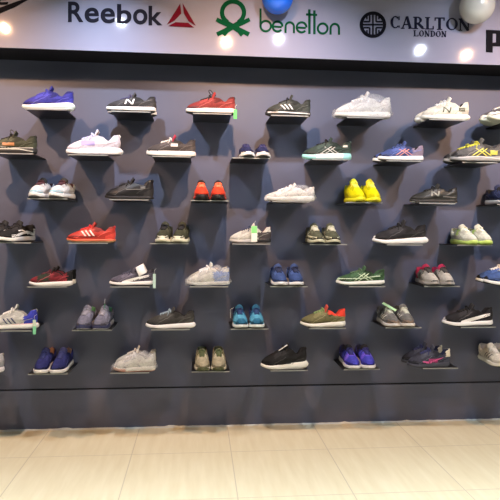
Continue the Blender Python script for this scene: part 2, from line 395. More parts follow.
class Style: pass
def make_shoe(sp, L, foot=1, name='running_shoe'):
    sp = dict(sp)
    for k_ in ('up', 'ton', 'lin'):
        if k_ in sp and max(sp[k_]) < .12: sp[k_] = tuple(q_*.7 for q_ in sp[k_])
        elif k_ in sp: sp[k_] = tuple(q_*.84 for q_ in sp[k_])
    """sp: dictionary of the look; the shoe stands on z = 0, toe towards +x, heel at x = 0, both centred at x = L/2"""
    g = lambda k, d=None: sp.get(k, d)
    hs, ms, ts = g('sole', (.115, .095, .075)); H = g('h', 1.0); kick = g('kick', 0.0); spring = g('spring', .035)
    thin = g('outk', .22)
    root = empty(g('name', name), (0, 0, 0)); wd_ = g('wide', 1.0)
    S = lambda v: Vector(((v[0]-.5)*L, v[1]*L*wd_, v[2]*L))
    zt = smooth_interp([(0, hs), (.3, (hs+ms)/2), (.55, ms), (.85, ts), (1, ts+.01)])
    zb = lambda s: spring*max(0, (s-.70)/.30)**2 + .012*max(0, (.10-s)/.10)
    def ring(k, frac, out):
        s, x, y = plan(k, foot, -out)
        z0, z1 = zb(s), zt(s)+spring*.6*max(0, (s-.7)/.3)**2
        z = z0+(z1-z0)*frac
        if s < .16: x -= kick*(1-s/.16)*math.sin(math.pi*min(1, frac*1.0))*1.0
        return (x, y, z)
    def loft(rings, cap0=True, cap1=True, flip=False):
        v = [S(p) for r_ in rings for p in r_]; f = []
        for j in range(len(rings)-1):
            for k in range(N):
                k2 = (k+1) % N; a_ = [j*N+k, j*N+k2, (j+1)*N+k2, (j+1)*N+k]; f.append(a_)
        if cap0: f.append([k for k in reversed(range(N))])
        if cap1: f.append([(len(rings)-1)*N+k for k in range(N)])
        return v, f
    # outsole
    v, f = loft([[ring(k, fr, o) for k in range(N)] for fr, o in ((0, -.022), (.04, -.006), (thin*.6, .002), (thin, .001))])
    new_obj('outsole', v, f, mat(g('out', (.02, .02, .02)), .7), root)
    # midsole, optionally two colours split front and back or upper and lower
    prof = ((thin, .001), (thin+.1, .006), (.55, g('bulge', .010)), (.8, .004), (.93, .002), (1, -.006))
    v, f = loft([[ring(k, fr, o) for k in range(N)] for fr, o in prof])
    mats = [mat(g('mid', (.8, .8, .8)), .55)]; fm = [0]*len(f)
    mz = g('midzones', [])
    for pred, c in mz:
        mats.append(mat(c, .55)); i_ = len(mats)-1
        for q, fa in enumerate(f):
            if len(fa) > 4: continue
            cx = sum(v[t].x for t in fa)/4/L+.5; row = q//N
            if pred(cx, (row+.5)/(len(prof)-1)): fm[q] = i_
    new_obj('midsole', v, f, mats, root, fm)
    allv = list(v); allf = [list(a_) for a_ in f]
    # upper
    tall = g('tall', 0.0)
    ZR = smooth_interp([(0, .372+tall), (.13, .362+tall), (.40, .255+tall), (.72, .335), (1, .37)])
    def column(k):
        s, x, y = plan(k, foot, .012)
        B = Vector((x, y, zt(s)*.97+spring*.6*max(0, (s-.7)/.3)**2))
        sg = 1 if y >= 0 else -1
        t = s; rx = .018+.457*t; rw = g('rimw', .106)*max(0, 1-(2*t-1)**2)**.27 * (1-.18*t)
        th = 2*math.pi*k/N; sg = 1 if math.sin(th) >= 0 else -1
        Rm = Vector((rx, sg*rw, ZR(t)*H))
        a_ = max(0, (s-.45)/.55); a3 = a_*a_*(3-2*a_)
        hz = (.12*(1-a3)+.082*a3)*H*g('toe', 1.0)
        P1 = B+Vector((-.015*(1-a_)*(1 if s < .1 else 0)+.03*a3, sg*.012*(1-a3), hz))
        if s < .1: P1 = B+Vector((-.035, 0, .10*H))
        P2 = Rm+Vector((.27*a3-.012*(1-min(1, s/.15)), sg*.035*(1-a3**3)*(1 if .04 < s < .985 else 0), (-.09*(1-a3)-.085*a3)*H))
        return B, P1, P2, Rm, s
    cols = [column(k) for k in range(N)]
    rings = [[bez(c[0], c[1], c[2], c[3], j/Mv) for c in cols] for j in range(Mv+1)]
    rings.insert(0, [c[0]-Vector((0, 0, .02)) for c in cols])
    cen = Vector((.25, 0, 0))
    def inward(p, d, dz):
        c_ = Vector((.255, 0, p.z)); q_ = c_-p; l_ = q_.length; q_.normalize(); r_ = p+q_*min(d, l_*.8); r_.z += dz; return r_
    rings.append([inward(c[3], .008, .010) for c in cols]); rings.append([inward(c[3], .024, .008) for c in cols])
    v, f = loft(rings, False, False)
    mats = [mat(g('up', (.1, .1, .1)), g('rough', .75), g('knit', .42), .2)]; fm = [0]*len(f)
    uc = g('up', (.1, .1, .1)); lum = sum(uc)/3
    hi = g('trim', tuple(min(.8, q_*1.5+.008) for q_ in uc) if lum < .3 else tuple(q_*.72 for q_ in uc))
    lo = tuple(q_*.45 for q_ in uc) if lum < .3 else tuple(q_*.82 for q_ in uc)
    auto = [] if g('plain') else [(lambda x, z, y: .46 < x < .72 and .045 < abs(y) < .105 and z > .19, hi),
            (lambda x, z, y: x < .20 and z < .245-.5*x, hi), (lambda x, z, y: x > .82 and z < .145, lo),
            (lambda x, z, y: x < .42 and z > .375-.30*x-.02, lo)]
    for pred, c in auto+g('zones', []):
        mats.append(mat(c, g('rough', .75), g('knit', .42), .2)); i_ = len(mats)-1
        for q, fa in enumerate(f):
            cx = sum(v[t].x for t in fa)/4/L+.5; cz = sum(v[t].z for t in fa)/4/L; cy = sum(v[t].y for t in fa)/4/L
            if pred(cx, cz/H, cy): fm[q] = i_
    new_obj('upper', v, f, mats, root, fm)
    n0 = len(allv); allv += v; allf += [[i+n0 for i in a_] for a_ in f]
    bvh = BVHTree.FromPolygons([tuple(q) for q in allv], allf)
    # padded lining down to the footbed
    lr = [[inward(c[3], .024, .008) for c in cols], [inward(c[3], .034, -.02) for c in cols],
          [inward(c[3], .030, -.10*H) for c in cols]]
    lr.append([Vector((p.x*.96+.01, p.y*.9, .15)) for p in lr[-1]])
    v, f = loft(lr, False, True, True)
    new_obj('lining', v, f, mat(g('lin', (.03, .03, .035)), .85), root)
    # tongue
    if g('tongue_on', True):
        tt = g('tongue_h', .49)*H; pth = [Vector((.51, 0, .31*H)), Vector((.485, 0, .37*H)), Vector((.46, 0, (.37*H+tt)/2+.012)), Vector((.43, 0, tt))]
        tv = []; tf = []; nc = 7; nr = 8
        for lay in (0, 1):
            for i in range(nr+1):
                t = i/nr; p = bez(*pth, t); wd = (.086-.004*t)*(1 if t < .9 else .88)
                for j in range(nc):
                    a_ = (j/(nc-1)-.5)*2; off = Vector((-.02*a_*a_-(.018 if lay else 0), a_*wd, -.022*a_*a_*(1+t)-(.005 if lay else 0)))
                    tv.append(S(p+off))
        M2 = (nr+1)*nc
        for i in range(nr):
            for j in range(nc-1):
                q_ = i*nc+j; tf += [[q_, q_+1, q_+nc+1, q_+nc], [M2+q_+nc, M2+q_+nc+1, M2+q_+1, M2+q_]]
        for i in range(nr): tf += [[i*nc, (i+1)*nc, M2+(i+1)*nc, M2+i*nc], [i*nc+nc-1, M2+i*nc+nc-1, M2+(i+1)*nc+nc-1, (i+1)*nc+nc-1]]
        for j in range(nc-1): tf += [[nr*nc+j, nr*nc+j+1, M2+nr*nc+j+1, M2+nr*nc+j]]
        new_obj('tongue', tv, tf, mat(g('ton', g('up', (.1, .1, .1))), .8), root)
    def drop(x, y):
        h_ = bvh.ray_cast(S((x, y, 1)), Vector((0, 0, -1))); return h_[0]/L if h_[0] is not None else None
    def top(x, y, lift=.006):
        h_ = drop(x, y)
        return S((x, y, (h_.z if h_ else .2)+lift))
    # tongue strip showing between the eyestays
    if g('gap', True) and g('tongue_on', True):
        xs = [.49+.22*i/8 for i in range(9)]; gv = []; gf = []
        for x in xs:
            for yy in (-.020, 0, .020): gv.append(top(x, yy*(1.2-.5*(x-.49)/.22), .004))
        for i in range(8):
            for j in range(2): gf.append([i*3+j, i*3+j+1, i*3+j+4, i*3+j+3])
        new_obj('throat_strip', gv, gf, mat(g('ton', g('up', (.1, .1, .1))), .85), root)
    # laces
    if g('laces', True):
        lc = MB(); lw = g('lw', .013)*L; xs = [.49+.052*i for i in range(5)]
        wy = lambda x: .066-.08*(x-.49)
        for i, x in enumerate(xs):
            y_ = wy(x)
            lc.tube([top(x, -y_, .003), top(x, -y_*.6, .012), top(x, 0, .017), top(x, y_*.6, .012), top(x, y_, .003)], lw, 6)
            if i < 4:
                x2 = xs[i+1]
                for sg in (1, -1): lc.tube([top(x, sg*y_, .004), top((x+x2)/2, 0, .020), top(x2, -sg*wy(x2), .004)], lw*.85, 5)
        b0 = Vector((.50, 0, .40*H))
        for sg in (1, -1):
            pts = []
            for i in range(13):
                a_ = i/12*2*math.pi
                pts.append(S(b0+Vector((.020*math.sin(a_)+.012*(1-math.cos(a_))*.5, sg*(.034*(1-math.cos(a_))), .022*math.sin(a_)-.02*(1-math.cos(a_))*.5))))
            lc.tube(pts, lw*.8, 5)
            e0 = top(.53, sg*.07, .01)
            lc.tube([S(b0), S(b0+Vector((.03, sg*.03, .0))), e0, top(.56, sg*.095, .008)], lw*.75, 5)
        lc.build('laces', mat(g('lace', (.03, .03, .03)), .8), root, True)
    # side marks, laid onto the surface
    def patch(cols_, c, side, name='side_mark', rough=.5, rows=4, off=.004):
        pv = []; pf = []; ok = []
        for x, z0, z1 in cols_:
            for j in range(rows+1):
                z = (z0+(z1-z0)*j/rows)
                o_ = S((x, side*.5, z*1.0)); h_ = bvh.ray_cast(o_, Vector((0, -side, 0)))
                if h_[0] is None or h_[0].y*side < -.01*L: ok.append(False); pv.append(Vector((0, 0, 0)))
                else:
                    nn = h_[1]; nn = nn if nn.y*side > 0 else -nn
                    ok.append(True); pv.append(h_[0]+nn*off*L*.8+Vector((0, side*off*L*.4, 0)))
        for i in range(len(cols_)-1):
            for j in range(rows):
                q_ = [i*(rows+1)+j, i*(rows+1)+j+1, (i+1)*(rows+1)+j+1, (i+1)*(rows+1)+j]
                if all(ok[t] for t in q_): pf.append(q_ if side < 0 else q_[::-1])
        return pv, pf
    def strip(p0, p1, w_, n_=8):
        """slanted stroke as a fan of short cells, for patch2"""
        return [(p0[0]+(p1[0]-p0[0])*i/n_, p0[1]+(p1[1]-p0[1])*i/n_, w_) for i in range(n_+1)]
    def stroke(pts, side, off=.004):
        """pts (x, z, width across x)"""
        pv = []; pf = []; ok = []
        for x, z, w_ in pts:
            for q_ in (-.5, 0, .5):
                h_ = bvh.ray_cast(S((x+q_*w_, side*.5, z)), Vector((0, -side, 0)))
                if h_[0] is None or h_[0].y*side < -.01*L: ok.append(False); pv.append(Vector((0, 0, 0)))
                else:
                    nn = h_[1]; nn = nn if nn.y*side > 0 else -nn
                    ok.append(True); pv.append(h_[0]+nn*off*L*.8+Vector((0, side*off*L*.4, 0)))
        for i in range(len(pts)-1):
            for j in range(2):
                q_ = [i*3+j, i*3+j+1, i*3+j+4, i*3+j+3]
                if all(ok[t] for t in q_): pf.append(q_)
        return pv, pf
    def join(lst, nm, c, rough=.5, knit=0):
        V_ = []; F_ = []
        for pv, pf in lst:
            n_ = len(V_); V_ += pv; F_ += [[i+n_ for i in a_] for a_ in pf]
        if F_: new_obj(nm, V_, F_, mat(c, rough, knit), root)
    sc_ = tuple(min(.8, q_*1.9+.03) for q_ in uc) if lum < .3 else tuple(q_*.62 for q_ in uc)
    seams = [('curve', sc_, [(.78, .09), (.68, .16), (.56, .215), (.47, .27)], .011), ('curve', sc_, [(.34, .12), (.27, .17), (.18, .215), (.07, .24)], .011)]
    if not any(m_[0] == 'form' for m_ in g('marks', [])): seams.append(('curve', lo, [(.96, .115), (.84, .135), (.62, .115), (.36, .135)], .016))
    for mk in seams+g('marks', []):
        kind, c = mk[0], mk[1]
        for side in (1, -1):
            lst = []
            fx = lambda x: x
            if kind == 'three':
                for x in (.47, .555, .64): lst.append(stroke(strip((x-.055, .135), (x+.035, .255-.10*(x-.47)), .036), side))
            elif kind == 'N':
                a_, b_ = (.60, .46) if side > 0 else (.46, .60)
                sl = -.03 if side > 0 else .03
                lst.append(stroke(strip((a_, .14), (a_+sl, .25), .030), side)); lst.append(stroke(strip((b_, .14), (b_+sl, .25), .030), side))
                lst.append(stroke(strip((a_+sl, .25), (b_, .14), .036), side, .005))
            elif kind == 'swoosh':
                pts = []
                for i in range(13):
                    t = i/12; x = .70-.55*t; zc = .15+.10*t*t-.05*math.sin(math.pi*min(1, t*1.6))*.6; hw = .030*math.sin(math.pi*min(1, .12+t*.95))**.8*(1-t*.6)
                    pts.append((x, zc-hw, zc+hw))
                lst.append(patch(pts, c, side))
            elif kind == 'form':
                pts = []
                for i in range(15):
                    t = i/14; x = .70-.60*t; lo = .085+.13*max(0, (t-.15)/.85)**1.3; hi = .105+.15*t**.75; pts.append((x, lo, max(lo+.025, hi)))
                lst.append(patch(pts, c, side))
            elif kind == 'cross':
                lst.append(stroke(strip((.66, .11), (.43, .26), .028), side)); lst.append(stroke(strip((.58, .10), (.36, .25), .028), side))
                lst.append(stroke([(.36, .11, .03), (.42, .15, .03), (.50, .20, .03), (.57, .25, .03)], side)); lst.append(stroke([(.28, .12, .03), (.33, .15, .03), (.40, .19, .03), (.47, .24, .03)], side))
            elif kind == 'wave':
                lst.append(patch([(.80-.70*i/16, .12+.03*math.sin(i*.7)+.006*i, .15+.03*math.sin(i*.7)+.008*i) for i in range(17)], c, side))
            elif kind == 'panel':
                x0_, x1_, z0_, z1_ = mk[2]; lst.append(patch([(x0_+(x1_-x0_)*i/8, z0_, z1_) for i in range(9)], c, side))
            elif kind == 'line':
                x0_, z0_, x1_, z1_, w_ = mk[2]; lst.append(patch([(x0_+(x1_-x0_)*i/16, z0_+(z1_-z0_)*i/16-w_/2, z0_+(z1_-z0_)*i/16+w_/2) for i in range(17)], c, side, rows=2))
            elif kind == 'curve':
                P_ = mk[2]; w_ = mk[3]; pts = []
                for i in range(17):
                    t = i/16*(len(P_)-1); a_ = min(int(t), len(P_)-2); t -= a_; t2 = t*t*(3-2*t)
                    pts.append((P_[a_][0]+(P_[a_+1][0]-P_[a_][0])*t, P_[a_][1]+(P_[a_+1][1]-P_[a_][1])*t2))
                lst.append(patch([(x, z-w_/2, z+w_/2) for x, z in pts], c, side, rows=2))
            join(lst, {'three': 'side_stripes', 'N': 'side_letter', 'swoosh': 'side_tick', 'form': 'side_sweep', 'cross': 'crossed_stripes', 'panel': 'side_panel'}.get(kind, 'side_line'), c)
    # heel loop
    if g('tab', True):
        tb = MB(); p0 = rings[-3][0]
        tb.tube([S(p0+Vector((-.004, 0, -.05))), S(p0+Vector((-.014, 0, -.01))), S(p0+Vector((-.002, 0, .018))), S(p0+Vector((.024, 0, .004)))], [.008*L, .012*L, .011*L, .009*L], 6)
        tb.build('heel_loop', mat(g('tabc', g('lin', (.03, .03, .035))), .7), root, True)
    if g('strap'):
        v, f = [], []
        for j in range(2):
            for i in range(15):
                a_ = math.pi*(i/14); xx = .23+.085*(1 if j else -1)+.09*math.sin(a_)
                v.append(S((xx, .128*math.cos(a_), .25+.19*math.sin(a_)+(-.02 if j else .07))))
        n_ = len(v); v += [Vector((q.x, q.y*.93, q.z-.012*L)) for q in v]
        for i in range(14):
            f += [[i, i+1, 15+i+1, 15+i], [n_+15+i, n_+15+i+1, n_+i+1, n_+i], [i, n_+i, n_+i+1, i+1], [15+i+1, n_+15+i+1, n_+15+i, 15+i]]
        new_obj('ankle_strap', v, f, mat(g('strap'), .5), root)
    if g('loop'):   # lace loop standing up from the tongue
        lp = MB(); b0 = Vector((.47, 0, .40)); pts = []
        for i in range(17):
            a_ = i/16*2*math.pi; pts.append(S(b0+Vector((.035*math.sin(a_)+.05*(1-math.cos(a_))*.5, .012*math.sin(a_), .050*(1-math.cos(a_))))))
        lp.tube(pts, .009*L, 6); lp.build('lace_loop', mat(g('loop'), .8), root, True)
    if g('clip'):   # security or size tag lying over the laces
        lp = MB(); cc = g('clip')
        a_, b_ = cc[1], cc[2]; d_ = (Vector(b_)-Vector(a_)); n_ = Vector((0, 1, 0)); n_ = n_-d_*(n_.dot(d_)/d_.length_squared); n_.normalize(); h_ = d_.cross(n_).normalized()
        p_ = []
        for hh in (-.006, .006):
            for (t, s_) in ((0, -1), (1, -1), (1, 1), (0, 1)): p_.append(S(Vector(a_)+d_*t+n_*s_*cc[3]+h_*hh))
        lp.add(p_, [(3,2,1,0),(4,5,6,7),(0,1,5,4),(1,2,6,5),(2,3,7,6),(3,0,4,7)]); lp.build('lace_tag', mat(cc[0], .5), root)
    return root

def hang_tag(root, L, x, y, z, w_, h_, c, c2=None, side=1):
    """paper price tag hanging on a thread from the shoe"""
    X, Y, Z = (x-.5)*L, y*L, z*L
    th = MB(); th.tube([(X-.01, Y*.6, Z+.03), (X, Y, Z+.02), (X, Y, Z)], .0008, 5)
    pt = MB(); pt.box((X-w_/2, Y-.0008, Z-h_), (X+w_/2, Y+.0008, Z), 0)
    if c2: pt.box((X-w_/2+.001, Y-.0012, Z-h_*.45), (X+w_/2-.001, Y+.0012, Z-.001), 1)
    p = pt.build('price_tag', [mat(c, .6), mat(c2 or c, .6)], root)
    th.build('tag_thread', mat((.8, .8, .8), .6), p, True)

def film_mat():
    M = bpy.data.materials.new('clear_bag_film'); M.use_nodes = True; nt = M.node_tree; N_ = nt.nodes; b = N_['Principled BSDF']
    b.inputs['Base Color'].default_value = (.55, .57, .6, 1); b.inputs['Roughness'].default_value = .25; b.inputs['Specular IOR Level'].default_value = .8
    tr = N_.new('ShaderNodeBsdfTransparent'); mx = N_.new('ShaderNodeMixShader')
    tc = N_.new('ShaderNodeTexCoord'); n = N_.new('ShaderNodeTexNoise'); n.inputs['Scale'].default_value = 16; n.inputs['Detail'].default_value = 3; n.inputs['Distortion'].default_value = 1.5
    r = N_.new('ShaderNodeMapRange'); r.inputs[1].default_value = .15; r.inputs[2].default_value = .7; r.inputs[3].default_value = .08; r.inputs[4].default_value = .42
    bp = N_.new('ShaderNodeBump'); bp.inputs['Strength'].default_value = .45; bp.inputs['Distance'].default_value = .01
    nt.links.new(tc.outputs['Object'], n.inputs[0]); nt.links.new(n.outputs[0], r.inputs[0]); nt.links.new(r.outputs[0], mx.inputs[0])
    nt.links.new(n.outputs[0], bp.inputs['Height']); nt.links.new(bp.outputs[0], b.inputs['Normal'])
    nt.links.new(tr.outputs[0], mx.inputs[1]); nt.links.new(b.outputs[0], mx.inputs[2]); nt.links.new(mx.outputs[0], N_['Material Output'].inputs[0])
    return M
FILM = film_mat()
def bag(L, depth, seed, toe_flap=.06, heel_flap=.06, up=1.0):
    """crumpled clear bag drawn round a shoe that points to +x"""
    rr = random.Random(seed); ph_ = [rr.random()*6 for _ in range(3)]; n = 34; st = 26; v = []; f = []
    topz = smooth_interp([(0, .10), (.1, .36), (.3, .44*up), (.5, .42*up), (.75, .27), (.95, .17), (1, .13)])
    wid = smooth_interp([(0, .03), (.1, .16), (.3, .19), (.7, .20), (.92, .15), (1, .07)])
    for i in range(st+1):
        t = i/st; x = -heel_flap+(1+toe_flap+heel_flap)*t
        for k in range(n):
            a = 2*math.pi*k/n; ca, sa = math.cos(a), math.sin(a)
            h_ = topz(t); w_ = wid(t)
            y = w_*(abs(ca)**.7)*(1 if ca > 0 else -1); z = h_*.5+h_*.5*(abs(sa)**.8)*(1 if sa > 0 else -1)
            j_ = 1+.025*math.sin(i*1.3+ph_[0]+2*math.sin(k*.5))+.02*math.sin(k*1.1+i*.6+ph_[1])+(rr.random()-.5)*.012
            y *= j_; z = max(.002, z*(1+.02*math.sin(i*1.1+k*.7+ph_[2])))
            if t < .08: z = z*(.5+t*6)+.06
            v.append(Vector(((x-.5)*L, y*L*depth, z*L)))
    for i in range(st):
        for k in range(n): f.append([i*n+k, i*n+(k+1) % n, (i+1)*n+(k+1) % n, (i+1)*n+k])
    f.append(list(reversed(range(n)))); f.append([st*n+k for k in range(n)])
    return v, f

# colours
BK = (.012, .012, .014); WH = (.78, .78, .78); CR = (.72, .70, .60); NV = (.02, .03, .10); GY = (.16, .16, .17); DG = (.05, .05, .055)
heelz = lambda a: (lambda x, z, y: x < a)
toez = lambda a: (lambda x, z, y: x > a)
low = lambda a: (lambda x, z, y: z < a)
lowtoe = lambda a, b: (lambda x, z, y: x > a and z < b)
FR = -.268                                    # front edge of every shelf
ZROW = [1.9643, 1.7079, 1.4516, 1.1952, .9388, .6824, .4261]
BOX = dict(row=1)
